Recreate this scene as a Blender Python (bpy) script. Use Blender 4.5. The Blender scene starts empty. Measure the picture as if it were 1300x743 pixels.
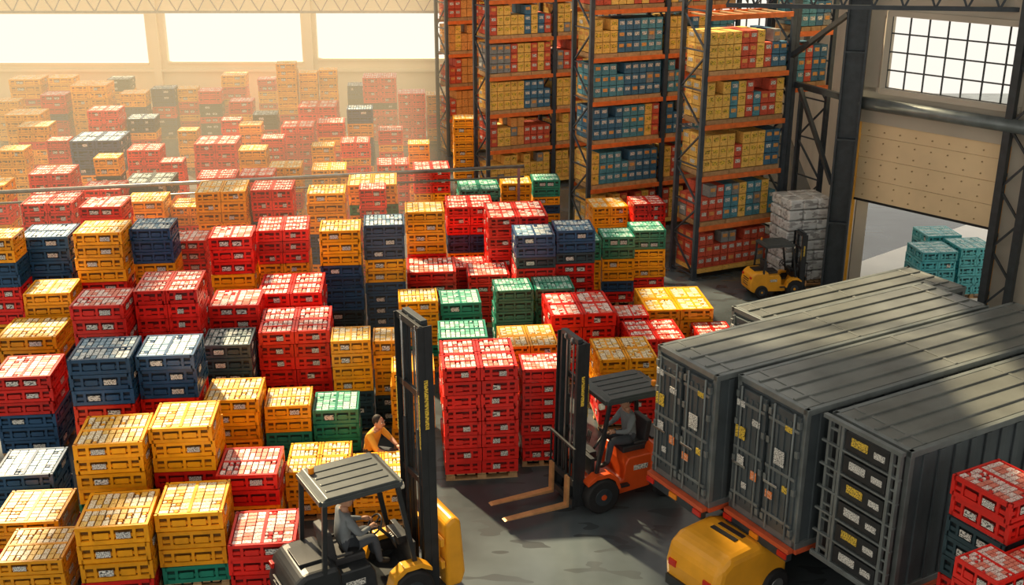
import bpy, math, random
from mathutils import Vector, Matrix
random.seed(7)
SC=bpy.context.scene
# ---------------------------------------------------------------- materials
MATS={}
def mat(name,col,rough=0.5,metal=0.0,var=0.12,scale=6.0,rnd=0.0,bump=0.0,marks=None,mscale=40,mth=0.56,coat=0):
    m=bpy.data.materials.new(name); m.use_nodes=True
    nt=m.node_tree; N=nt.nodes; L=nt.links
    b=N['Principled BSDF']; b.inputs['Roughness'].default_value=rough; b.inputs['Metallic'].default_value=metal
    if coat: b.inputs['Coat Weight'].default_value=coat; b.inputs['Coat Roughness'].default_value=.08
    tc=N.new('ShaderNodeTexCoord'); nz=N.new('ShaderNodeTexNoise'); nz.inputs['Scale'].default_value=scale; nz.inputs['Detail'].default_value=4
    L.new(tc.outputs['Object'],nz.inputs['Vector'])
    mr=N.new('ShaderNodeMapRange'); mr.inputs['From Min'].default_value=.3; mr.inputs['From Max'].default_value=.7
    mr.inputs['To Min'].default_value=1-var; mr.inputs['To Max'].default_value=1+var
    L.new(nz.outputs['Fac'],mr.inputs['Value'])
    hs=N.new('ShaderNodeHueSaturation'); hs.inputs['Color'].default_value=(*col,1)
    if rnd>0:
        oi=N.new('ShaderNodeObjectInfo'); m2=N.new('ShaderNodeMapRange'); m2.inputs['To Min'].default_value=1-rnd; m2.inputs['To Max'].default_value=1+rnd
        L.new(oi.outputs['Random'],m2.inputs['Value']); mm=N.new('ShaderNodeMath'); mm.operation='MULTIPLY'
        L.new(mr.outputs[0],mm.inputs[0]); L.new(m2.outputs[0],mm.inputs[1]); L.new(mm.outputs[0],hs.inputs['Value'])
    else: L.new(mr.outputs[0],hs.inputs['Value'])
    out=hs.outputs['Color']
    if marks:
        mp=N.new('ShaderNodeMapping'); mp.inputs['Scale'].default_value=(1,2.6,2.6); L.new(tc.outputs['Object'],mp.inputs['Vector'])
        n2=N.new('ShaderNodeTexNoise'); n2.inputs['Scale'].default_value=mscale; n2.inputs['Detail'].default_value=1; L.new(mp.outputs[0],n2.inputs['Vector'])
        gt=N.new('ShaderNodeMath'); gt.operation='GREATER_THAN'; gt.inputs[1].default_value=mth; L.new(n2.outputs['Fac'],gt.inputs[0])
        mx=N.new('ShaderNodeMixRGB'); mx.inputs['Color2'].default_value=(*marks,1); L.new(gt.outputs[0],mx.inputs['Fac']); L.new(out,mx.inputs['Color1']); out=mx.outputs[0]
    L.new(out,b.inputs['Base Color'])
    if bump>0:
        bp=N.new('ShaderNodeBump'); bp.inputs['Strength'].default_value=bump; n3=N.new('ShaderNodeTexNoise'); n3.inputs['Scale'].default_value=scale*8
        L.new(tc.outputs['Object'],n3.inputs['Vector']); L.new(n3.outputs['Fac'],bp.inputs['Height']); L.new(bp.outputs[0],b.inputs['Normal'])
    MATS[name]=m; return m
CR={'r':(.74,.020,.013),'y':(.92,.38,.010),'n':(.018,.075,.17),'g':(.018,.23,.15),'k':(.028,.06,.075),'t':(.08,.42,.48)}
for k,c in CR.items():
    mat('crate_'+k,c,.30,0,.14,5,.20)
    mat('crate_shade_'+k,tuple(v*.17 for v in c),.5,0,.2,6,.1)  # recess shade put into the colour: darkened copy of the crate plastic
    mk={'r':(.6,.07,.05),'y':(.55,.27,.03),'n':(.12,.17,.2),'g':(.05,.3,.2),'k':(.1,.12,.12),'t':(.05,.25,.3)}[k]
    mat('pack_'+k,{'r':(.90,.78,.72),'y':(.92,.82,.60),'n':(.82,.86,.84),'g':(.58,.80,.70),'k':(.50,.53,.50),'t':(.6,.78,.78)}[k],.4,0,.08,9,.10,marks=mk,mscale=34,mth=.575)
    mat('packb_'+k,{'r':(.84,.28,.20),'y':(.92,.58,.14),'n':(.25,.42,.56),'g':(.18,.52,.38),'k':(.22,.28,.27),'t':(.3,.6,.62)}[k],.4,0,.1,9,.12,marks=mk,mscale=34,mth=.58)
mat('label_white',(.75,.74,.68),.5,marks=(.08,.08,.08),mscale=30,mth=.54)
mat('label_yellow',(.8,.55,.06),.5,marks=(.1,.06,.02),mscale=25,mth=.55)
mat('label_orange',(.75,.20,.04),.5,marks=(.8,.7,.6),mscale=25,mth=.6)
mat('wood',(.42,.26,.12),.8,0,.25,8,.2)
mat('black_rubber',(.012,.012,.013),.75,0,.2)
mat('black_paint',(.022,.025,.028),.4,.1,.2)
mat('dark_steel',(.04,.05,.058),.42,.3,.2)
mat('guard_grey',(.06,.07,.072),.4,.2,.15)
mat('grey_steel',(.25,.26,.26),.4,.7,.2)
mat('chrome',(.5,.5,.5),.25,1,.1)
mat('fork_yellow',(.85,.38,.02),.35,0,.1,3)
mat('fork_orange',(.70,.085,.012),.35,0,.1,3)
mat('fork_steel',(.62,.32,.13),.45,.3,.2)
mat('seat_vinyl',(.03,.03,.033),.6)
mat('lamp_glass',(.8,.75,.6),.2)
mat('lamp_red',(.6,.02,.01),.3); mat('lamp_amber',(.8,.25,.01),.3)
mat('trailer_roof',(.20,.215,.205),.28,.35,.25,1.3,0,.03)
mat('trailer_side',(.085,.105,.115),.38,.3,.2,2)
mat('trailer_trim',(.19,.215,.215),.4,.4,.2,3)
mat('trailer_red',(.55,.09,.03),.45,0,.2,3)
mat('rack_blue',(.05,.068,.09),.45,.3,.2)
mat('rack_orange',(.72,.16,.03),.45,0,.2)
mat('wall_cream',(.80,.69,.50),.85,0,.08,.6)
mat('wall_grey',(.50,.45,.37),.85,0,.12,.5)
mat('door_tan',(.80,.61,.36),.6,0,.1,.8)
mat('concrete_out',(.88,.88,.86),.85,0,.06,.6)
mat('ceiling_metal',(.16,.16,.15),.7,.2,.15)
mat('skin',(.50,.27,.17),.55,0,.06); mat('hair',(.02,.013,.01),.7)
mat('shirt_grey',(.20,.225,.24),.85,0,.15); mat('shirt_yellow',(.78,.42,.05),.85,0,.12)
mat('trouser_dark',(.06,.07,.085),.9); mat('shoe',(.02,.018,.016),.6); mat('eye',(.9,.9,.88),.3); mat('lips',(.35,.12,.09),.5)
mat('wrap_bag',(.62,.64,.64),.22,0,.18,3,0,0,marks=(.36,.36,.36),mscale=4,mth=.58,coat=.8)
mat('frame_dark',(.06,.07,.075),.5)
for n,c in {'c_yellow':(.84,.52,.12),'c_red':(.60,.09,.045),'c_teal':(.08,.27,.35),'c_blue':(.05,.16,.27),'c_orange':(.70,.33,.09),'c_grey':(.24,.26,.26)}.items():
    mat(n,c,.6,0,.15,4,.05,marks=tuple(v*.6 for v in c),mscale=14,mth=.62)
m=mat('floor_concrete',(.075,.093,.102),.24,0,.4,.5,0,.03,marks=(.055,.066,.072),mscale=1.3,mth=.60)
# ---------------------------------------------------------------- mesh builder
class MB:
    def __init__(s): s.v=[]; s.f=[]; s.m=[]; s.sm=[]; s.ms=[]
    def mi(s,n):
        if n not in s.ms: s.ms.append(n)
        return s.ms.index(n)
    def add(s,vs,fs,m,smooth=False):
        o=len(s.v); s.v+= [tuple(v) for v in vs]; k=s.mi(m)
        for f in fs: s.f.append(tuple(i+o for i in f)); s.m.append(k); s.sm.append(smooth)
    def box(s,c,d,m,rz=0,ry=0,rx=0):
        M=Matrix.Rotation(rz,3,'Z')@Matrix.Rotation(ry,3,'Y')@Matrix.Rotation(rx,3,'X')
        c=Vector(c); vs=[c+M@Vector((x*d[0]/2,y*d[1]/2,z*d[2]/2)) for x in(-1,1) for y in(-1,1) for z in(-1,1)]
        s.add(vs,[(0,1,3,2),(4,6,7,5),(0,4,5,1),(2,3,7,6),(0,2,6,4),(1,5,7,3)],m)
    def beam(s,a,b,w,h,m):
        a=Vector(a); b=Vector(b); d=(b-a); L=d.length; d.normalize()
        up=Vector((0,0,1)) if abs(d.z)<.95 else Vector((1,0,0))
        x=d.cross(up).normalized(); y=x.cross(d).normalized()
        vs=[p+x*(i*w/2)+y*(j*h/2) for p in(a,b) for i,j in((-1,-1),(1,-1),(1,1),(-1,1))]
        s.add(vs,[(3,2,1,0),(4,5,6,7),(0,1,5,4),(1,2,6,5),(2,3,7,6),(3,0,4,7)],m)
    def tube(s,pts,rad,m,n=12,cap=True):
        pts=[Vector(p) for p in pts]
        if not isinstance(rad,(list,tuple)): rad=[rad]*len(pts)
        vs=[]; prev=None
        for i,p in enumerate(pts):
            d=(pts[min(i+1,len(pts)-1)]-pts[max(i-1,0)]).normalized()
            if prev is None:
                up=Vector((0,0,1)) if abs(d.z)<.9 else Vector((1,0,0)); x=d.cross(up).normalized()
            else: x=(prev-d*prev.dot(d)).normalized()
            prev=x; y=d.cross(x)
            for k in range(n):
                a=2*math.pi*k/n; vs.append(p+(x*math.cos(a)+y*math.sin(a))*rad[i])
        fs=[]
        for i in range(len(pts)-1):
            for k in range(n): fs.append((i*n+k,i*n+(k+1)%n,(i+1)*n+(k+1)%n,(i+1)*n+k))
        s.add(vs,fs,m,True)
        if cap:
            o=len(s.v)-len(vs); k=s.mi(m)
            s.f.append(tuple(o+i for i in range(n))[::-1]); s.m.append(k); s.sm.append(False)
            s.f.append(tuple(o+(len(pts)-1)*n+i for i in range(n))); s.m.append(k); s.sm.append(False)
    def ell(s,c,r,m,n=16,k=10,zmin=-1):
        vs=[];fs=[]
        for i in range(k+1):
            th=math.pi*i/k
            for j in range(n):
                a=2*math.pi*j/n; z=max(math.cos(th),zmin)
                vs.append((c[0]+r[0]*math.sin(th)*math.cos(a),c[1]+r[1]*math.sin(th)*math.sin(a),c[2]+r[2]*z))
        for i in range(k):
            for j in range(n): fs.append((i*n+j,(i+1)*n+j,(i+1)*n+(j+1)%n,i*n+(j+1)%n))
        s.add(vs,fs,m,True)
    def prism(s,prof,y0,y1,m):  # profile in xz, extruded in y
        n=len(prof); vs=[(x,y0,z) for x,z in prof]+[(x,y1,z) for x,z in prof]
        fs=[tuple(range(n)),tuple(range(2*n-1,n-1,-1))]+[(i,i+n,(i+1)%n+n,(i+1)%n) for i in range(n)]
        s.add(vs,fs,m)
    def mesh(s,name):
        me=bpy.data.meshes.new(name); me.from_pydata(s.v,[],s.f)
        for n in s.ms: me.materials.append(MATS[n])
        me.polygons.foreach_set('material_index',s.m); me.polygons.foreach_set('use_smooth',s.sm); me.update(); return me
    def obj(s,name,parent=None,loc=(0,0,0),rz=0,bevel=0):
        o=bpy.data.objects.new(name,s.mesh(name)); SC.collection.objects.link(o); o.location=loc; o.rotation_euler=(0,0,rz)
        if parent: o.parent=parent
        if bevel:
            b=o.modifiers.new('bevel','BEVEL'); b.width=bevel; b.segments=3; b.limit_method='ANGLE'
        return o
def empty(name,loc=(0,0,0),rz=0,sc=1):
    e=bpy.data.objects.new(name,None); SC.collection.objects.link(e); e.location=loc; e.rotation_euler=(0,0,rz); e.scale=(sc,)*3; e.empty_display_size=.2; return e
def linked(name,me,parent,loc=(0,0,0),rz=0,scale=(1,1,1)):
    o=bpy.data.objects.new(name,me); SC.collection.objects.link(o); o.parent=parent; o.location=loc; o.rotation_euler=(0,0,rz); o.scale=scale; return o
# ---------------------------------------------------------------- crates
LH=.275
def crate(mb,cx,cy,w,k,packs,rng):
    a='crate_'+k; d='crate_shade_'+k; h=LH-.012; t=.035*w/.5 if w<.7 else .04
    hw=w/2
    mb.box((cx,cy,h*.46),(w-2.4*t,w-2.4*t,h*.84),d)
    for sx in(-1,1):
        for sy in(-1,1): mb.box((cx+sx*(hw-t*.8),cy+sy*(hw-t*.8),h/2),(t*1.6,t*1.6,h),a)
    for sgn in(-1,1):
        for z,hh in((h-.028,.056),(.03,.06),):
            mb.box((cx,cy+sgn*(hw-t/2),z),(w-2*t,t,hh),a); mb.box((cx+sgn*(hw-t/2),cy,z),(t,w-2*t,hh),a)
        mb.box((cx,cy+sgn*(hw-t),h*.42),(w-2*t,t,h*.2),a); mb.box((cx+sgn*(hw-t),cy,h*.42),(t,w-2*t,h*.2),a)
        for q in ((-.22*w,.22*w) if w<.7 else (-.3*w,0,.3*w)):
            mb.box((cx+q,cy+sgn*(hw-t*.55),h/2),(t*1.1,t*.9,h*.9),a); mb.box((cx+sgn*(hw-t*.55),cy+q,h/2),(t*.9,t*1.1,h*.9),a)
        for qq in ((.1,) if w<.7 else (.15,-.15)):
            mb.box((cx+qq*w,cy+sgn*(hw-.004),h*.46),(w*.2,.012,h*.34),'label_white' if rng.random()<.45 else a)
            mb.box((cx+sgn*(hw-.004),cy-qq*w,h*.46),(.012,w*.2,h*.34),'label_white' if rng.random()<.35 else a)
    inn=w-2.4*t; nx,ny=packs; gx=inn/nx; gy=inn/ny
    for i in range(nx):
        for j in range(ny):
            q=rng.random(); px=cx-inn/2+gx*(i+.5); py=cy-inn/2+gy*(j+.5)
            if q<.86: mb.box((px,py,h*.9-.015),(gx*.88,gy*.80,h*.26+rng.random()*.014),('pack_'+k) if q<.56 else 'packb_'+k)
            else:
                for e_ in(-1,1): mb.tube([(px+e_*gx*.23,py,h*.6),(px+e_*gx*.23,py,h*.99)],min(gx*.2,gy*.4),'pack_'+k if e_<0 else a,8)
    mb.box((cx,cy,h-.008),(w*.05,inn,.03),a)
LAY={}
for k in CR:
    for ty in (1,2):
        rng=random.Random(ord(k)*3+ty); mb=MB()
        if ty==1: 
            crate(mb,0,0,.99,k,(6,9),rng)
        else:
            for i in(-1,1):
                for j in(-1,1): crate(mb,i*.25,j*.25,.49,k,(4,6),rng)
        LAY[k,ty]=mb.mesh('crate_layer_'+k+str(ty))
mb=MB()
for y in(-.45,0,.45): mb.box((0,y,.012),(1,.1,.024),'wood'); 
for y in(-.45,0,.45):
    for x in(-.43,0,.43): mb.box((x,y,.06),(.12,.1,.075),'wood')
for i in range(7): mb.box((-.44+i*.1467,0,.118),(.11,1,.022),'wood')
PAL=mb.mesh('wood_pallet')
ROT=math.radians(6)
def stack(x,y,w,h,ty,cols,rz=ROT,name='crate_stack'):
    r=empty(name,(x,y,0),rz+random.uniform(-.02,.02))
    linked('pallet',PAL,r,scale=(w*.98,w*.98,1))
    n=max(1,round((h-.13)/LH)); zs=(h-.13)/(n*LH)
    for i in range(n):
        k=cols[int((n-1-i)*.8)%len(cols)]
        linked('crates_%d'%i,LAY[k,ty],r,(random.uniform(-.015,.015),random.uniform(-.015,.015),.13+i*LH*zs),random.uniform(-.02,.02)+(math.pi/2)*random.randint(0,3),(w,w,zs))
    return r
# layout survey: (left, right, top edge) sight-lines of each stack, distance from the camera post, crate type, colours top to bottom
RAW=[(-5,80,712,13.9,1,'yy'),(-12,75,662,15.0,1,'yrk'),(-12,66,603,16.3,1,'nnk'),(-14,62,478,18.6,1,'rrnnnn'),(-5,72,428,20.3,1,'ynkkk'),(-30,18,300,22.5,1,'ynnrr'),(20,84,302,23.2,1,'nnnnrr'),(28,88,372,21.6,1,'yyyrr'),
(98,192,668,14.0,1,'yyrgk'),(95,184,562,15.4,1,'yyygnn'),(90,170,455,17.1,1,'nnrrkk'),(98,167,387,19.1,1,'rrrr'),(95,157,295,22.8,1,'yyyrrrr'),(100,155,262,25.5,1,'rryy'),
(190,278,652,14.4,1,'yyggnnn'),(185,267,542,15.9,1,'yyrrr'),(177,253,450,17.5,1,'nnrrkk'),(170,252,368,19.8,2,'rrrrr'),(160,213,290,23.5,1,'nnyyrr'),(212,262,305,24.6,1,'rrr'),
(288,376,690,14.2,1,'rrrk'),(272,352,603,15.7,1,'ryyrr'),(256,328,507,17.6,1,'yyyyr'),(252,316,438,19.3,1,'kknn'),(262,327,387,20.8,1,'rrrr'),(264,320,300,23.2,1,'rryyrr'),
(330,390,515,17.9,1,'ygggg'),(390,450,520,18.1,1,'ggkk'),(325,418,420,20.0,2,'rrrrr'),(326,410,372,21.9,2,'rrrr'),(322,390,292,24.2,2,'rryyrr'),(316,370,240,27.5,2,'rrnn'),(247,312,243,26.8,2,'yyyrr'),
(362,446,598,16.4,2,'yyy'),(446,524,608,16.2,2,'yyy'),(418,470,432,19.6,1,'yyykk'),(470,520,432,19.9,1,'yyykk'),(408,462,292,24.0,1,'yynnnkk'),(462,516,285,24.4,1,'nnyynn'),(388,438,245,27.5,1,'yyynn'),(495,552,470,19.0,1,'yyyyyr'),
(508,560,382,22.6,1,'yyyg'),(556,610,384,22.9,1,'gggk'),(556,621,428,21.0,1,'gggg'),(510,575,345,25.0,1,'rrrr'),(577,625,340,26.3,1,'rrrr'),(600,655,348,25.4,1,'rrrr'),
(560,660,466,17.8,2,'rrrrrr'),(662,716,468,18.3,1,'rrrrrr'),(697,784,398,22.0,2,'rrrr'),(784,826,400,22.6,1,'rrry'),(636,712,438,20.0,2,'yyyrr'),(760,838,455,19.8,2,'yyrr'),(800,872,430,21.4,2,'rrrr'),(822,912,396,23.3,2,'yyrr'),(884,932,420,22.9,2,'rrr'),
(612,692,275,26.5,2,'rrrrr'),(650,703,300,24.6,1,'nkrry'),(703,755,292,25.0,1,'nkrrr'),(722,765,305,26.3,1,'gyyyr'),(765,808,300,26.8,1,'gyynr'),(804,848,292,27.3,1,'gyyyr'),(628,678,368,23.4,1,'gggg'),(678,730,362,24.0,1,'gggg'),
(440,505,235,29,2,'ygyyr'),(514,566,268,26.6,1,'yyyrr'),(566,628,262,28.6,2,'rrnny'),(582,636,240,30.5,2,'gyggr'),(636,676,232,31.5,1,'yrry'),(676,712,228,32.5,1,'gyny'),(752,800,262,31,2,'yyr'),(802,845,258,30.5,2,'rry'),
(88,152,178,36,2,'nnnyy'),(160,202,190,35,2,'rrrr'),(202,232,205,33.5,1,'rrr'),(245,300,182,37,2,'rrrr'),(290,320,128,46,1,'ryyk'),(303,332,158,40,1,'yyyr'),(302,338,190,35.5,1,'yyrr'),(330,360,175,38.5,1,'rrrr'),
(352,378,80,46,1,'yyyyyyrr'),(378,402,92,46.5,1,'yyyyrrr'),(402,426,88,47,1,'yyyyrrr'),(378,428,135,43,2,'rrrr'),(356,398,160,40,2,'rrrr'),(402,438,155,39,1,'ryyr'),(439,473,138,40,1,'nyynn'),
(460,504,98,47,2,'rrrkrr'),(504,540,118,46,2,'rrrrr'),(541,572,120,47,1,'yyrr'),(518,546,182,37,1,'yyr'),(478,520,208,35,2,'rrr'),(524,572,214,34,2,'rry'),(575,606,150,40,1,'yyyyyy'),
(5,50,145,43,2,'yyyyy'),(-8,22,128,47,2,'yyyy'),(50,82,120,46,1,'rrnrr'),(58,86,178,38,1,'rryy'),(88,134,108,46,2,'yyyyy'),(155,188,118,47,2,'ynkk'),(190,220,112,48,1,'nnrr'),(221,247,112,48.5,1,'yrr'),(251,280,115,48,1,'rkk'),(225,250,165,42,1,'yyy'),
(-5,30,190,37,2,'yyyy'),(35,88,220,32,2,'rrry'),(24,90,258,27.5,2,'rryy'),(156,216,232,31,2,'kyyr'),(158,208,255,27.8,1,'yykk'),(100,152,240,29.8,2,'rryy'),(340,382,212,33,2,'yyrr'),(-40,5,235,30,2,'yrr'),(250,300,225,31,2,'ryr'),(395,440,215,34,2,'yrr'),(110,150,140,41,2,'rry'),(10,50,100,49,1,'yyr'),
(395,425,185,36.5,1,'yyr'),(432,470,180,36.5,2,'ryr'),(300,345,222,31.5,2,'rrk'),(20,60,160,40,2,'yry'),(160,196,150,42,2,'nyr'),(118,150,200,33.5,1,'ykr'),(320,352,145,43.5,1,'kry'),(280,306,152,42,1,'rry'),(455,490,238,28.5,1,'rry'),(215,262,262,28.5,2,'yrr'),(440,470,108,49,2,'nkr'),(480,512,165,40,1,'ryr'),(60,92,98,49.5,1,'yrn'),(135,165,100,50,1,'kyy'),(280,312,95,50,1,'yrr'),(326,350,100,50,1,'ryy')]
cp,sp=math.cos(math.radians(19.7)),math.sin(math.radians(19.7))
S=[]
for xl,xr,yt,Y,ty,c in RAW:
    v=(yt-371)/1400; R=(sp+v*cp)/(cp-v*sp); h=10-R*Y; t=Y/(cp-v*sp); w=(xr-xl)*t/1400*.97; X=((xl+xr)/2-650)/1400*t
    S.append([X-math.sin(ROT)*w/2,Y+math.cos(ROT)*w/2,w,h,ty,c])
ca,sa=math.cos(ROT),math.sin(ROT)
for it in range(80):
    for i in range(len(S)):
        for j in range(i):
            a,b=S[i],S[j]; dx,dy=a[0]-b[0],a[1]-b[1]; u=dx*ca+dy*sa; v=-dx*sa+dy*ca; m=(a[2]+b[2])/2+.04
            ou,ov=m-abs(u),m-abs(v)
            if ou>0 and ov>0:
                if ou<ov: q=(math.copysign(ou/2,u)); e=(q*ca,q*sa)
                else: q=(math.copysign(ov/2,v)); e=(-q*sa,q*ca)
                a[0]+=e[0];a[1]+=e[1];b[0]-=e[0];b[1]-=e[1]
for s in S:
    if s[1]+s[2]/2<52.6: stack(*s)
# ---------------------------------------------------------------- room
def plane_box(name,x0,x1,y0,y1,z0,z1,m):
    b=MB(); b.box(((x0+x1)/2,(y0+y1)/2,(z0+z1)/2),(x1-x0,y1-y0,z1-z0),m); return b.obj(name)
b=MB(); b.box((0,25,-.15),(70,70,.3),'floor_concrete'); b.obj('floor')
b=MB(); P0=Vector((9.0,28.3)); wd=Vector((.643,-.766)); wn=Vector((.766,.643))
q=[P0+wn*.35-wd*1,P0+wn*.35+wd*22,P0+wn*40+wd*22,P0+wn*40-wd*1]
b.add([(p.x,p.y,.012) for p in q]+[(p.x,p.y,.0) for p in q],[(0,1,2,3)],'concrete_out'); b.obj('yard_ground')
b=MB()
def seg(mb,p0,d,s0,s1,z0,z1,m,th=.3,off=0):
    a=math.atan2(d.y,d.x); c=p0+d*((s0+s1)/2)+Vector((.766,.643))*off
    mb.box((c.x,c.y,(z0+z1)/2),(s1-s0,th,z1-z0),m,rz=a)
seg(b,P0,wd,-.3,.6,5.4,12.5,'wall_grey'); seg(b,P0,wd,.6,4.1,7.3,12.5,'wall_grey'); seg(b,P0,wd,-.3,4.1,4.6,5.5,'wall_grey'); seg(b,P0,wd,4.1,22,0,12.5,'wall_grey'); seg(b,P0,wd,-.3,0.02,0,4.7,'wall_grey')
b.obj('wall_right')
w2=Vector((3.9,24.5)).normalized(); b=MB(); a=math.atan2(w2.y,w2.x); p=Vector((9.2,28.5)); c=p+w2*12.5+Vector((.15,0)); b.box((c.x,c.y,6.25),(25,.3,12.5),'wall_grey',rz=a); b.obj('wall_side')
def wallwin(name,y,x0,x1,wins,m,zt=12.5):
    b=MB(); xs=x0
    for (a,c,z0,z1) in wins:
        b.box(((xs+a)/2,y,zt/2),(a-xs,.3,zt),m); b.box(((a+c)/2,y,z0/2),(c-a,.3,z0),m); b.box(((a+c)/2,y,(z1+zt)/2),(c-a,.3,zt-z1),m); xs=c
    b.box(((xs+x1)/2,y,zt/2),(x1-xs,.3,zt),m); b.obj(name)
WINS=[(-26,-17.2,2.6,4.95),(-16.3,-9.9,2.65,5.0),(-9.2,-3.2,2.8,5.05),(9.2,12.2,3.9,5.6)]
wallwin('wall_back',53,-30,13.5,WINS,'wall_cream')
for i,(a,c,z0,z1) in enumerate(WINS):
    b=MB()
    for z in(z0,z1): b.box(((a+c)/2,52.95,z),(c-a,.36,.1),'wall_cream')
    if i==3:
        for j in range(1,5): b.box((a+(c-a)*j/5,53,(z0+z1)/2),(.06,.08,z1-z0),'frame_dark')
        b.box(((a+c)/2,53,(z0+z1)/2),(c-a,.08,.06),'frame_dark')
    b.obj('window_%d'%(i+1))
b=MB()
for x in(-16.75,-9.55,-2.8): b.box((x,52.75,3.2),(.35,.2,6.4),'wall_cream')
b.box((-12,52.75,2.3),(32,.12,.12),'wall_cream'); b.obj('trim_1')
b=MB()
def wp(s,z,off=0): q=P0+wd*s+wn*off; return (q.x,q.y,z)
for i in range(8): b.beam(wp(.6+3.5*i/7,5.5),wp(.6+3.5*i/7,7.3),.035,.035,'frame_dark')
for i in range(5): b.beam(wp(.6,5.5+1.8*i/4),wp(4.1,5.5+1.8*i/4),.035,.035,'frame_dark')
for s in(.6,4.1): b.beam(wp(s,5.4,-.18),wp(s,7.4,-.18),.14,.14,'wall_grey')
for z in(5.45,7.35): b.beam(wp(.5,z,-.18),wp(4.2,z,-.18),.14,.14,'wall_grey')
b.obj('window_5')
b=MB()
for i in range(4): b.beam(wp(.05,2.85+i*.56,-.05),wp(4.1,2.85+i*.56,-.05),.08,.545,'door_tan')
for i in range(4):
    for j in range(9): 
        for z in(2.72,3.0):
            q=wp(.35+j*.44,z+i*.56,-.11); b.tube([q,(q[0]-wn.x*.02,q[1]-wn.y*.02,q[2])],.018,'wood',8)
b.beam(wp(.05,2.56,-.05),wp(4.1,2.56,-.05),.1,.06,'black_rubber')
for s in(.05,4.08): b.beam(wp(s,0,-.08),wp(s,4.9,-.08),.1,.12,'fork_yellow')
b.obj('door_1')
b=MB(); b.tube([wp(-.2,5.12,-.4),wp(4.6,5.12,-.4)],.16,'trailer_trim',20)
for s in(.2,1.7,3.4,4.4): b.beam(wp(s,5.12,-.4),wp(s,5.2,-.14),.06,.06,'dark_steel')
b.obj('door_roller_pipe')
def lattice(name,p,H,w,rz=0,leg=.09):
    b=MB()
    for i in(-1,1):
        for j in(-1,1): b.box((i*w/2,j*w/2,H/2),(leg,leg,H),'dark_steel')
    n=int(H/(w*1.2))
    for k in range(n):
        z0=H*k/n; z1=H*(k+1)/n; s=1 if k%2 else -1
        for j in(-1,1): b.beam((-s*w/2,j*w/2,z0),(s*w/2,j*w/2,z1),.05,.05,'dark_steel'); b.beam((j*w/2,-s*w/2,z0),(j*w/2,s*w/2,z1),.05,.05,'dark_steel')
    b.box((0,0,.02),(w*1.5,w*1.5,.04),'dark_steel'); return b.obj(name,None,(p[0],p[1],0),rz)
def hcol(name,p,H,w,rz):
    b=MB(); b.box((0,0,H/2),(w,.05,H),'dark_steel')
    for j in(-1,1): b.box((j*w/2,0,H/2),(.05,w*.8,H),'dark_steel')
    for z in(2,4.2,6.4,8.6): b.box((0,0,z),(w,w*.75,.05),'dark_steel')
    b.box((0,0,.02),(w*1.4,w*1.4,.04),'dark_steel'); return b.obj(name,None,(p[0],p[1],0),rz)
hcol('steel_column',(8.55,27.85),12.4,.5,math.radians(-20))
lattice('steel_column',(11.75,24.9),12.4,.6,math.radians(-50),.17)
lattice('steel_column',(15.6,20.2),12.4,.55,math.radians(-50),.12)
b=MB(); b.beam((8.3,27.9,7.3),(7.1,31.5,5.2),.12,.12,'dark_steel'); b.beam((8.3,27.9,3.0),(7.7,29.6,5.2),.1,.1,'dark_steel'); b.beam((8.55,28,5.2),(7.2,31.9,5.2),.12,.16,'dark_steel'); b.obj('column_brace')
def girder(name,a,b_,h,m='dark_steel',n=30):
    b=MB(); a=Vector(a); c=Vector(b_); up=Vector((0,0,h))
    b.beam(a,c,.1,.1,m); b.beam(a+up,c+up,.1,.1,m)
    for i in range(n):
        p=a+(c-a)*i/n; q=a+(c-a)*(i+1)/n; md=(p+q)/2+up
        b.beam(p,md,.05,.05,m); b.beam(md,q,.05,.05,m)
    b.obj(name)
girder('roof_truss',(-29,49.5,5.3),(12.3,49.5,5.3),.75,'grey_steel',46)
girder('roof_truss',(5.2,27.5,7.55),(18,23.0,7.75),.8,'dark_steel',20)
for y in(14,24,36): girder('roof_truss',(-29,y,11.3),(11 if y>28 else 16,y,11.3),1.0,'dark_steel',34)
b=MB()
for x0,x1,y0,y1 in((-30,-24,-5,55),(-14.5,-12.8,-5,55),(-5.5,-3.9,-5,55),(-3.5,.6,-5,24),(1.9,4.6,-5,29),(8.2,24,-5,29),(1.5,14,38,55)): b.box(((x0+x1)/2,(y0+y1)/2,12.6),(x1-x0,y1-y0,.2),'ceiling_metal')  # unseen roof; gaps placed so sun and sky reach stacks and trailers
for y in(-4,10,20,30,40,50): b.box((-10,y,12.55),(24,.5,.3),'ceiling_metal')
b.obj('sun_gap_ceiling')
b=MB(); b.box((-30,25,1.6),(.3,56,3.2),'wall_cream'); b.box((-30,25,10.8),(.3,56,3.4),'wall_cream')
for i in range(15): b.box((-30,-2+i*4,6.2),(.3,.5,6.2),'wall_cream')
b.obj('wall_left')
b=MB(); pts=[(-15.0,28.1,2.65),(.35,31.4,2.65)]; b.tube(pts,.055,'grey_steel',10); b.tube([(x,y,2.35) for x,y,z in pts],.03,'grey_steel',8)
for t in(.02,.36,.66,.99):
    x=pts[0][0]+(pts[1][0]-pts[0][0])*t; y=pts[0][1]+(pts[1][1]-pts[0][1])*t; b.box((x,y,1.33),(.08,.08,2.66),'grey_steel')
b.obj('guard_rail')
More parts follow.
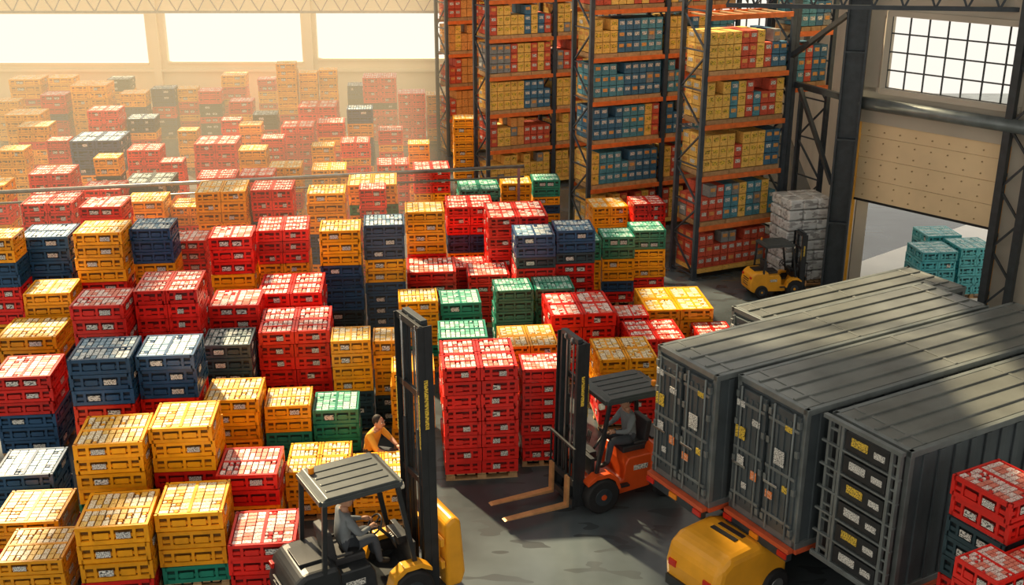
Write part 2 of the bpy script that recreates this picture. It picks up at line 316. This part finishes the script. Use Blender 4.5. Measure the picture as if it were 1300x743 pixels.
# ---------------------------------------------------------------- pallet racks
def rack(p,az,bays,bw,H,levels,scheme,skip=()):
    r=empty('pallet_rack',(p[0],p[1],0),az); D=1.1; b=MB()
    for i in range(bays+1):
        x=i*bw
        for y in(0,D): b.box((x,y,H/2),(.13,.1,H),'rack_blue'); b.box((x,y,.01),(.2,.18,.02),'rack_blue')
        n=int(H/1.0)
        for k in range(n):
            s=k%2; b.beam((x,D*s,H*k/n+.1),(x,D*(1-s),H*(k+1)/n),.05,.04,'rack_blue'); b.beam((x,0,H*k/n+.1),(x,D,H*k/n+.1),.04,.04,'rack_blue')
    b.obj('uprights',r)
    b=MB()
    for i in range(bays):
        for li,z in enumerate(levels):
            if z>.2:
                for y in(-.02,D+.02): b.box((i*bw+bw/2,y,z-.06),(bw-.1,.06,.13),'rack_orange')
                for k in range(6): b.box((i*bw+bw*(k+.5)/6,D/2,z-.03),(.1,D,.04),'wood')
    b.obj('beams',r)
    rng=random.Random(int(p[0]*10))
    for i in range(bays):
        for li,z in enumerate(levels):
            if (i,li) in skip: continue
            b=MB(); nx=max(4,int((bw-.25)/.25)); cw=(bw-.25)/nx; rows=3
            for g in range(3):
                b.box((i*bw+.12+(bw-.24)*(g+.5)/3,D/2,z+.06),((bw-.3)/3,D,.12),'wood' if li else 'c_yellow')
            rh=.33
            cs=scheme(i,li,rng)
            for k in range(nx):
                top=rows-(1 if rng.random()<.25 else 0); sw=rng.random()
                for rr in range(top):
                    for dd in range(3):
                        mname=cs[0] if k<nx*cs[-1] else cs[1] if len(cs)<4 or k<nx*(cs[-1]+.35) else cs[2]
                        if sw<.10: mname='c_red'
                        elif sw<.18: mname='c_yellow'
                        elif rng.random()<.05: mname='c_grey'
                        cx=i*bw+.125+cw*(k+.5); cy=.2+dd*.36
                        b.box((cx,cy,z+.13+rh*(rr+.5)),(cw*.92,.33,rh*.94),mname)
                        if dd==0:
                            b.box((cx,cy-.17,z+.13+rh*(rr+.62)),(cw*.6,.012,rh*.3),'label_white' if mname in('c_teal','c_blue','c_red') and rng.random()<.7 else 'c_orange' if mname!='c_yellow' else 'label_yellow')
                        if k==0: b.box((cx-cw*.465,cy,z+.13+rh*(rr+.62)),(.012,.2,rh*.3),'label_white' if rng.random()<.5 else 'c_orange')
            b.obj('cartons_%d_%d'%(i,li),r)
    return r
RA=math.radians(25)
rack((5.04,29.0),RA,1,2.75,9.2,[.15,1.5,2.9,4.3,5.6,7.15],lambda i,l,r:[('c_red','c_red',.4),('c_red','c_teal','c_teal',.3),('c_yellow','c_red','c_blue',.35),('c_yellow','c_teal','c_red',.3),('c_yellow','c_red','c_blue',.4),('c_grey','c_grey',.5)][l],skip=((0,5),))
rack((7.68,30.3),RA,1,1.25,7.9,[.15,5.1,6.6],lambda i,l,r:('c_teal','c_blue',.5),skip=((0,0),))
rack((2.35,33.1),RA,2,2.6,9.4,[.15,1.5,2.9,4.2,5.5,6.9],lambda i,l,r:[('c_yellow','c_red',.4),('c_yellow','c_teal','c_blue',.1),('c_blue','c_teal','c_blue',.4),('c_teal','c_blue',.4),('c_yellow','c_blue','c_teal',.3),('c_yellow','c_red',.6)][l])
rack((-.85,38.6),RA,2,2.6,9.6,[.15,1.5,2.8,4.1,5.4,6.7],lambda i,l,r:[('c_yellow','c_yellow',.4),('c_yellow','c_orange','c_red',.2),('c_yellow','c_blue',.5),('c_grey','c_yellow',.4),('c_yellow','c_blue',.5),('c_yellow','c_red',.5)][l])
rack((-2.6,44.6),RA,2,2.6,8,[.15,1.5,2.8,4.1,5.4],lambda i,l,r:('c_orange','c_yellow',.5))
# ---------------------------------------------------------------- container trailers
def trailer(p,W,L,zt,zb,style):
    r=empty('cargo_trailer',(p[0],p[1],0),math.radians(30)); H=zt-zb
    b=MB(); b.box((L/2,-W/2,(zt+zb)/2-.02),(L-.06,W-.06,H-.08),'trailer_side')
    for y in(-.03,-W+.03):
        b.box((L/2,y,zt-.04),(L,.08,.09),'trailer_trim'); b.box((L/2,y,zb+.05),(L,.08,.1),'trailer_trim')
    for x in(.04,L-.04):
        b.box((x,-W/2,zt-.04),(.08,W,.09),'trailer_trim'); b.box((x,-W/2,zb+.06),(.08,W,.12),'trailer_trim')
        for y in(-.04,-W+.04): b.box((x,y,(zt+zb)/2),(.08,.08,H),'trailer_trim')
    n=int(L/.3)
    for i in range(1,n):
        for y in(-.015,-W+.015): b.box((i*L/n,y,(zt+zb)/2),(.1,.035,H-.2),'trailer_side')
    b.obj('body',r,bevel=.008)
    b=MB(); b.box((L/2,-W/2,zt-.01),(L-.16,W-.16,.03),'trailer_roof')
    for i in range(1,4): b.box((L/2,-W*i/4,zt+.016),(L-.16,.05,.03),'trailer_roof')
    for i in range(0,3): b.box((.35+i*(L-.7)/2,-W/2,zt+.008),(.06,W-.16,.02),'trailer_roof')
    b.obj('roof_panel',r,bevel=.006)
    b=MB()
    if style=='door':
        for y0 in(-W*.26,-W*.74):
            b.box((-.01,y0,(zt+zb)/2),(.05,W*.42,H-.28),'trailer_side')
            for k in(-2,0,2): b.box((-.04,y0+k*W*.045,(zt+zb)/2),(.03,W*.035,H-.5),'trailer_side')
            for k in(-1,1): b.tube([(-.06,y0+k*W*.14,zb+.1),(-.06,y0+k*W*.14,zt-.1)],.018,'trailer_trim',8)
            for z in(zb+.35,zb+H*.5,zt-.35): b.box((-.05,y0,z),(.03,W*.42,.045),'trailer_trim')
            b.box((-.07,y0+W*.1,zb+.85),(.03,W*.2,.04),'chrome')
            for z in(zb+.25,zb+.9,zb+1.5,zt-.25):
                for k in(-1,1): b.box((-.04,y0+k*W*.2,z),(.05,.06,.1),'trailer_trim')
        for (fy,fz,sy,sz,m_) in((.14,.62,.2,.2,'label_yellow'),(.36,.74,.16,.1,'label_white'),(.17,.42,.14,.16,'label_white'),(.72,.60,.2,.24,'label_white'),(.82,.83,.14,.08,'label_yellow'),(.62,.3,.14,.12,'label_orange'),(.25,.25,.1,.1,'label_white'),(.12,.83,.16,.1,'label_white'),(.84,.4,.12,.1,'label_yellow'),(.38,.36,.12,.14,'label_orange')):
            b.box((-.066,-W*fy,zb+H*fz),(.016,sy,sz),m_)
        b.box((-.06,-W/2,zb-.02),(.1,W*.98,.07),'trailer_red'); b.box((-.06,-W/2,zb-.12),(.1,W*.96,.12),'dark_steel')
        for y in(-.12,-W+.12,-W/2): b.box((-.12,y,zb-.1),(.03,.18,.08),'lamp_red' if y!=-W/2 else 'lamp_amber')
        b.box((L*.5,-W-.002,zb-.03),(L,.06,.07),'trailer_red')
    else:
        b.box((-.01,-W/2,(zt+zb)/2),(.03,W-.16,H-.2),'black_paint')
        for y in(-.1,-.28): b.box((-.12,y,(zt+zb)/2),(.05,.045,H),'trailer_trim')
        for k in range(9): b.box((-.12,-.19,zb+.15+k*(H-.3)/8),(.04,.2,.03),'trailer_trim')
        for y in(-.36,-W+.16,-W+.04): b.box((-.14,y,(zt+zb)/2),(.06,.05,H+.02),'trailer_trim')
        for z in(zb,zt): b.box((-.14,-W/2,z),(.07,W,.06),'trailer_trim')
        for k in range(6):
            z=zb+.2+k*(H-.4)/5
            b.box((-.09,-(W*.5+.1),z),(.13,W-.62,.25),'black_paint')
            b.box((-.16,-(W*.5+.1)+.12,z+.02),(.012,.28,.12),'label_yellow' if k%2 else 'label_white')
            b.box((-.16,-(W*.5+.1)-.22,z),(.012,.18,.09),'label_white')
            b.box((-.14,-W/2,z-.17),(.05,W,.03),'trailer_trim')
            b.box((-.14,-W+.1,z),(.03,.14,.03),'trailer_trim')
        b.box((L*.5,-W-.002,zb-.03),(L,.06,.07),'trailer_red')
    b.obj('rear_face',r,bevel=.004)
    b=MB()
    for y in(-.3,-W+.3): b.box((L/2,y,zb-.14),(L-.2,.12,.26),'black_paint')
    for k in range(6): b.box((.4+k*(L-.8)/5,-W/2,zb-.1),(.1,W-.2,.1),'black_paint')
    for x in(1.7,2.75):
        b.tube([(x,-.1,.48),(x,-W+.1,.48)],.07,'dark_steel',10); b.box((x,-W/2,.75),(.2,W-.5,.45),'black_paint')
        for y in(-.16,-W+.16):
            b.tube([(x,y-.13,.48),(x,y-.10,.48),(x,y+.10,.48),(x,y+.13,.48)],[.42,.48,.48,.42],'black_rubber',28); b.tube([(x,y-.14,.48),(x,y+.14,.48)],.2,'trailer_trim',16)
    for y in(-.3,-W+.3): b.box((L-.9,y,.55),(.12,.12,1.0),'dark_steel'); b.box((L-.9,y,.03),(.3,.26,.06),'dark_steel')
    b.obj('chassis',r)
trailer((2.29,16.0),1.42,6,3.4,1.2,'door')
trailer((3.33,14.85),1.42,6.2,3.4,1.2,'door')
trailer((4.40,13.68),1.36,6.4,3.36,1.2,'rack')
trailer((4.0,18.8),1.4,4.6,3.0,1.0,'door')
# ---------------------------------------------------------------- people
def hand(mb,w,f,s,curl=1):
    w=Vector(w); f=Vector(f).normalized(); s=Vector(s); s=(s-f*s.dot(f)).normalized(); d=f.cross(s).normalized()
    if d.z>0: d=-d
    mb.tube([w-f*.02,w+f*.03,w+f*.085],[.027,.036,.034],'skin',10)
    for i,(o,l) in enumerate(((-.03,.075),(-.01,.085),(.01,.08),(.03,.062))):
        p=w+f*.075+s*o
        mb.tube([p,p+f*l*.45+d*.008,p+f*l*.7+d*.035*curl,p+f*l*.55+d*.062*curl],[.0095,.009,.008,.0065],'skin',8)
    p=w+f*.03-s*.028; mb.tube([p,p+f*.025-s*.025+d*.012,p+f*.055-s*.02+d*.035],[.011,.010,.008],'skin',8)
def person(name,parent,loc,rz,J,shirt,cap=None,headdir=0,sc=1):
    r=empty(name,loc,rz,sc)
    if parent: r.parent=parent
    names=list(J); idx={n:i for i,n in enumerate(names)}
    E=[('pel','sp','s'),('sp','ch','s'),('ch','nb','s'),('nb','nt','k')]
    for q in'LR': E+=[('ch','sh'+q,'s'),('sh'+q,'el'+q,'s'),('el'+q,'wr'+q,'a'),('pel','hp'+q,'t'),('hp'+q,'kn'+q,'t'),('kn'+q,'an'+q,'t'),('an'+q,'to'+q,'f')]
    RR={'pel':(.15,.125),'sp':(.145,.105),'ch':(.165,.115),'nb':(.075,.07),'nt':(.055,.055),'sh':(.078,.075),'el':(.052,.05),'wr':(.033,.03),'hp':(.105,.105),'kn':(.072,.07),'an':(.05,.05),'to':(.042,.035)}
    me=bpy.data.meshes.new(name+'_b'); me.from_pydata([J[n] for n in names],[(idx[a],idx[b]) for a,b,_ in E],[])
    o=bpy.data.objects.new('tmp',me); SC.collection.objects.link(o)
    o.modifiers.new('s','SKIN')
    sv=me.skin_vertices[0].data
    for n in names:
        k=n if n in RR else n[:2]; sv[idx[n]].radius=RR[k]; sv[idx[n]].use_root=(n=='pel')
    sub=o.modifiers.new('u','SUBSURF'); sub.levels=2; sub.render_levels=2
    bpy.context.view_layer.update(); dg=bpy.context.evaluated_depsgraph_get()
    nm=bpy.data.meshes.new_from_object(o.evaluated_get(dg)); bpy.data.objects.remove(o)
    nm.materials.clear(); ML=['trouser_dark',shirt,'skin','shoe']
    for q in ML: nm.materials.append(MATS[q])
    key={'t':0,'s':1,'a':2,'k':2,'f':3}
    if shirt=='shirt_grey': key['a']=1
    for p in nm.polygons:
        c=p.center; best=9;bk='s'
        for a,b_,k in E:
            A=Vector(J[a]);B=Vector(J[b_]); t=max(0,min(1,(c-A).dot(B-A)/(B-A).length_squared)); dd=(c-(A+(B-A)*t)).length
            if a in('pel','sp') : dd-=.04
            if dd<best: best=dd;bk=k
        p.material_index=key[bk]; p.use_smooth=True
    nm.name='body'; bo=bpy.data.objects.new('body',nm); SC.collection.objects.link(bo); bo.parent=r
    mb=MB()
    for q,sg in(('L',1),('R',-1)):
        w=Vector(J['wr'+q]); f=w-Vector(J['el'+q]); hand(mb,w+f.normalized()*.01,f,Vector((0,-sg,0)))
    mb.obj('hands',r)
    mb=MB(); mb.ell((0,0,0),(.098,.078,.122),'skin',20,14); mb.ell((.03,0,-.06),(.062,.058,.06),'skin',14,8)
    mb.tube([(.09,0,.02),(.118,0,-.02),(.1,0,-.035)],[.009,.017,.012],'skin',8)
    for s_ in(-1,1):
        mb.ell((.083,s_*.032,.012),(.014,.015,.010),'eye',10,6); mb.ell((.094,s_*.032,.012),(.005,.007,.007),'hair',8,6)
        mb.box((.094,s_*.032,.034),(.012,.034,.007),'hair'); mb.ell((-.005,s_*.08,.0),(.02,.012,.032),'skin',10,6)
    mb.ell((.088,0,-.062),(.012,.026,.008),'lips',10,6)
    mb.ell((-.026,0,.026),(.100,.086,.116),'hair',20,12,zmin=-.35)
    nt=Vector(J['nt']); mb.obj('head',r,(nt.x+.02,nt.y,nt.z+.085),headdir)
    return r
SIT={'pel':(0,0,0),'sp':(-.01,0,.2),'ch':(.02,0,.39),'nb':(.045,0,.52),'nt':(.065,0,.6)}
for q,s_ in(('L',1),('R',-1)):
    SIT.update({'sh'+q:(.03,s_*.18,.45),'el'+q:(.17,s_*.25,.22),'wr'+q:(.37,s_*.14,.22),'hp'+q:(.03,s_*.1,-.02),'kn'+q:(.43,s_*.13,.04),'an'+q:(.5,s_*.13,-.37),'to'+q:(.66,s_*.13,-.41)})
# ---------------------------------------------------------------- forklifts
def forklift(p,az,col,mh=3.1,tilt=0,sc=1,driver=True,solid=True,forkz=.05,carr='black_paint',cw=None,forks=True,cowl=False,hd=0,fy=1):
    cw=cw or col
    r=empty('forklift',(p[0],p[1],0),az,sc)
    b=MB(); b.prism([(-1.28,.32),(-1.3,.62),(-1.22,.95),(-1.05,1.08),(-.55,1.08),(-.5,.9),(-.5,.3),(-1.1,.22)],-.5,.5,cw); b.obj('counterweight',r,bevel=.07)
    b=MB(); b.prism([(-.6,.35),(-.6,.92),(-.05,.92),(.02,.8),(.05,.5),(.3,.42),(.62,.42),(.72,.62),(.78,.62),(.8,.3),(.1,.22),(-.5,.25)],-.46,.46,cw); b.obj('chassis',r,bevel=.025)
    b=MB()
    for s_ in(-1,1):
        b.prism([(.18,.42),(.25,.66),(.42,.78),(.7,.78),(.86,.66),(.86,.6),(.68,.7),(.45,.7),(.3,.6),(.24,.42)],s_*.5-.1,s_*.5+.1,col)
        b.box((.15,s_*.5,.42),(.35,.12,.04),'black_paint')
    b.box((.66,0,.85),(.08,.75,.35),'black_paint'); b.box((.56,0,1.0),(.14,.4,.12),'black_paint')
    b.box((-.85,0,1.1),(.4,.5,.04),'black_paint')
    for i in range(4): b.box((-1.29,0,.5+i*.09),(.03,.45,.03),'black_paint')
    for s_ in(-1,1): b.box((-1.26,s_*.38,.85),(.05,.12,.08),'lamp_red'); b.box((-.3,s_*.468,.7),(.3,.01,.1),'label_white')
    b.obj('trim_parts',r,bevel=.008)
    b=MB()
    for x,R,w,yy in((.55,.34,.24,.5),(-.82,.27,.2,.47)):
        for s_ in(-1,1):
            y=s_*yy; b.tube([(x,y-w/2,R),(x,y-w/2+.03,R),(x,y+w/2-.03,R),(x,y+w/2,R)],[R*.88,R,R,R*.88],'black_rubber',28)
            b.tube([(x,y-w/2-.01,R),(x,y+w/2+.01,R)],R*.5,'dark_steel',18); b.tube([(x,y-w/2-.02,R),(x,y+w/2+.02,R)],R*.16,col,10)
    b.obj('wheels',r)
    b=MB()
    for s_ in(-1,1):
        y=s_*.47
        b.beam((.66,y,.6),(.40,y,2.1),.06,.07,'black_paint'); b.beam((-.76,y,1.0),(-.70,y,2.1),.06,.07,'black_paint'); b.beam((-.74,y,2.12),(.46,y,2.12),.07,.08,'guard_grey')
    for x in(-.74,.46): b.beam((x,-.47,2.12),(x,.47,2.12),.07,.08,'guard_grey')
    for i in range(6): b.box((-.58+i*.18,0,2.13),(.05,.9,.04),'guard_grey')
    if solid:
        b.prism([(-.74,2.15),(-.66,2.2),(.38,2.2),(.46,2.15)],-.49,.49,'guard_grey')
        for y in(-.3,-.1,.1,.3): b.box((-.14,y,2.205),(.95,.05,.018),'guard_grey')
    b.tube([(-.6,.3,2.2),(-.6,.3,2.3)],.045,'lamp_amber',12)
    for s_ in(-1,1): b.tube([(.46,s_*.36,2.02),(.54,s_*.36,2.02)],.06,'lamp_glass',12)
    b.obj('overhead_guard',r,bevel=.01)
    b=MB(); b.box((-.28,0,.97),(.48,.5,.12),'seat_vinyl'); b.box((-.56,0,1.22),(.12,.48,.5),'seat_vinyl',ry=-.15)
    for s_ in(-1,1): b.box((-.38,s_*.28,1.1),(.26,.05,.05),'seat_vinyl')
    b.obj('seat',r,bevel=.04)
    b=MB(); b.tube([(.52,0,.9),(.24,0,1.24)],.025,'black_paint',10)
    ring=[]; 
    for k in range(25):
        a=2*math.pi*k/24; u=Vector((.6,0,.8)); ring.append(Vector((.22,0,1.27))+u*(.15*math.cos(a))*1+Vector((0,1,0))*(.16*math.sin(a)))
    b.tube(ring,.015,'black_paint',8,False); b.beam(ring[0],ring[12],.02,.02,'black_paint'); b.beam(ring[6],ring[18],.02,.02,'black_paint')
    for i in range(3): b.tube([(.4,-.25-i*.05,1.0),(.35,-.25-i*.05,1.22)],[.008,.016],'black_paint',8)
    b.obj('steering_wheel',r)
    m_=bpy.data.objects.new('mast',None); SC.collection.objects.link(m_); m_.parent=r; m_.location=(.95,0,.12); m_.rotation_euler=(0,-tilt,0)
    b=MB(); e=mh-.12
    for s_ in(-1,1):
        b.box((0,s_*.36,e/2),(.05,.06,e),'black_paint'); b.box((.06,s_*.385,e/2),(.12,.02,e),'black_paint'); b.box((-.06,s_*.385,e/2),(.1,.02,e),'black_paint')
        b.box((.04,s_*.29,e/2+.06),(.1,.06,e-.05),'dark_steel')
        b.tube([(-.06,s_*.24,.05),(-.06,s_*.24,e*.62)],.035,'black_paint',12); b.tube([(-.06,s_*.24,e*.6),(-.06,s_*.24,e-.02)],.02,'chrome',10)
        b.beam((.06,s_*.12,.4),(.06,s_*.12,e-.08),.035,.02,'grey_steel')
        b.tube([(.0,s_*.17,.4),(.0,s_*.17,e-.1)],.012,'black_rubber',6)
        b.box((0,s_*.397,e*.72),(.06,.006,e*.18),'label_yellow'); b.box((-.115,s_*.385,e*.66),(.006,.03,e*.2),'label_yellow')
    for z in(.15,e*.42,e*.75,e-.04): b.box((-.05,0,z),(.05,.76,.1),'black_paint')
    b.box((.04,0,e+.02),(.1,.62,.08),'dark_steel')
    for s_ in(-1,1): b.tube([(.05,s_*.12-.025,e-.02),(.05,s_*.12+.025,e-.02)],.07,'grey_steel',14)
    b.obj('mast_rails',m_,bevel=.004)
    b=MB(); z0=forkz
    b.box((.15,0,z0+.12),(.06,.95,.12),carr); b.box((.15,0,z0+.5),(.06,.95,.12),carr)
    for s_ in(-1,1): b.box((.13,s_*.3,z0+.3),(.08,.06,.5),carr)
    if not cowl:
        for k in range(7): b.box((.15,-.45+k*.15,z0+.85),(.03,.03,.6),carr)
        b.box((.15,0,z0+1.16),(.04,.95,.05),carr)
    for s_ in(-1,1):
        if forks:
            b.box((.2,s_*.30,z0+.28),(.05,.13,.6),'fork_steel')
            b.prism([(.18,z0-.03),(.18,z0+.03),(1.4,z0-.01),(1.45,z0-.03)],s_*.30-.065,s_*.30+.065,'fork_steel')
    b.obj('fork_carriage',m_,bevel=.004)
    if cowl:
        b=MB(); b.prism([(.2,.0),(.2,1.1),(.34,1.2),(.46,1.1),(.52,.2),(.46,.0)],-.5,.35,col); b.obj('attachment_housing',m_,bevel=.06)
    if driver: person('driver',r,(-.3,0,1.11),0,SIT,'shirt_grey',headdir=hd,sc=1.04)
    return r
forklift((-2.22,14.1),math.radians(30),'fork_yellow',4.4,math.radians(.3),carr='fork_yellow',forkz=.3,cw='black_paint',forks=False,cowl=True,hd=-.5)
forklift((1.80,17.36),math.radians(180+25),'fork_orange',3.3,math.radians(1.0),sc=.95)
forklift((7.05,27.9),math.radians(12),'fork_yellow',2.5,0,.66,False,True)
r=empty('tow_tractor',(3.25,14.35,0),math.radians(215)); b=MB()
b.prism([(.75,.25),(.78,.6),(.7,.9),(.5,1.04),(-.1,1.06),(-.6,.9),(-.75,.85),(-.75,.25)],-.56,.56,'fork_yellow'); b.obj('body',r,bevel=.16)
b=MB(); b.box((.72,0,.3),(.16,.95,.16),'black_paint')
for i in range(3): b.box((.1-i*.16,0,1.06),(.08,.5,.02),'black_paint')
for s_ in(-1,1):
    b.box((.77,s_*.36,.62),(.05,.15,.1),'lamp_red')
    for x in(.35,-.45): b.tube([(x,s_*.5-.1,.27),(x,s_*.5-.08,.27),(x,s_*.5+.1,.27),(x,s_*.5+.12,.27)],[.23,.27,.27,.23],'black_rubber',24); b.tube([(x,s_*.5-.13,.27),(x,s_*.5+.13,.27)],.13,'grey_steel',14)
b.obj('wheels_and_trim',r)
W=dict(SIT); W.update({'ch':(.1,0,.36),'sp':(.03,0,.19),'nb':(.15,0,.48),'nt':(.19,0,.55),'shL':(.12,.18,.42),'shR':(.12,-.18,.42),'elL':(.3,.24,.22),'elR':(.3,-.24,.2),'wrL':(.5,.14,.16),'wrR':(.5,-.14,.12)})
person('warehouse_worker',None,(-2.55,17.7,.62),math.radians(-25),W,'shirt_yellow')
b=MB(); crate(b,0,0,.5,'k',(3,4),random.Random(3)); 
o=b.obj('crate_seat',None,(-2.58,17.7,0)); o.scale=(1,1,1.8)
# ---------------------------------------------------------------- special stacks
for (x,y,w,h,c) in((11.0,27.6,.95,1.4,'ttttt'),(12.1,27.9,.95,1.42,'ttttt'),(11.6,28.9,.95,1.45,'ttttt')): stack(x,y,w,h,2,c,name='teal_crate_stack')
stack(6.08,12.0,.86,3.25,1,'rkkkrr',rz=math.radians(30)); stack(6.4,11.0,.95,2.75,2,'rrrr',rz=math.radians(30)); stack(5.55,10.9,.6,2.8,1,'rrr',rz=math.radians(30))
r=empty('wrapped_pallet_load',(7.85,28.95,0),math.radians(15)); linked('pallet',PAL,r,scale=(1.3,1.1,1)); b=MB(); rg=random.Random(4)
for k in range(8):
    for i in range(3):
        for j in range(2): b.box((-.42+i*.42+rg.uniform(-.02,.02),-.26+j*.52,.28+k*.29),(.43,.52,.27),'wrap_bag',rz=rg.uniform(-.05,.05))
b.obj('bags',r,bevel=.05)
# ---------------------------------------------------------------- light
w=bpy.data.worlds.new('world'); SC.world=w; w.use_nodes=True; bg=w.node_tree.nodes['Background']; bg.inputs[0].default_value=(1,.94,.84,1); bg.inputs[1].default_value=1.06
l=bpy.data.lights.new('sun','SUN'); l.energy=11.0; l.angle=math.radians(2.0); l.color=(1,.79,.48); o=bpy.data.objects.new('sun',l); SC.collection.objects.link(o)
o.rotation_euler=Vector((.42,-.62,-.68)).to_track_quat('-Z','Y').to_euler(); o.location=(0,30,20)
hm=bpy.data.materials.new('haze_glow'); hm.use_nodes=True; nt=hm.node_tree; nt.nodes.remove(nt.nodes['Principled BSDF'])
va=nt.nodes.new('ShaderNodeVolumeAbsorption'); va.inputs['Color'].default_value=(0,0,0,1); va.inputs['Density'].default_value=.009
em=nt.nodes.new('ShaderNodeEmission'); em.inputs[0].default_value=(1,.76,.42,1); em.inputs[1].default_value=.019  # volume glows by itself to stand in for sunlit haze
ad=nt.nodes.new('ShaderNodeAddShader'); nt.links.new(va.outputs[0],ad.inputs[0]); nt.links.new(em.outputs[0],ad.inputs[1]); nt.links.new(ad.outputs[0],nt.nodes['Material Output'].inputs['Volume'])
MATS['haze_glow']=hm
plane_box('emissive_haze',-29,-2.5,24,52,.05,11,'haze_glow')
cam=bpy.data.cameras.new('camera'); cam.lens=36*1400/1300; cam.sensor_width=36; o=bpy.data.objects.new('camera',cam); SC.collection.objects.link(o); o.location=(0,0,10); o.rotation_euler=(math.radians(90-19.7),0,0); SC.camera=o
cam.clip_end=300
try: SC.view_settings.view_transform='Standard'
except Exception: pass
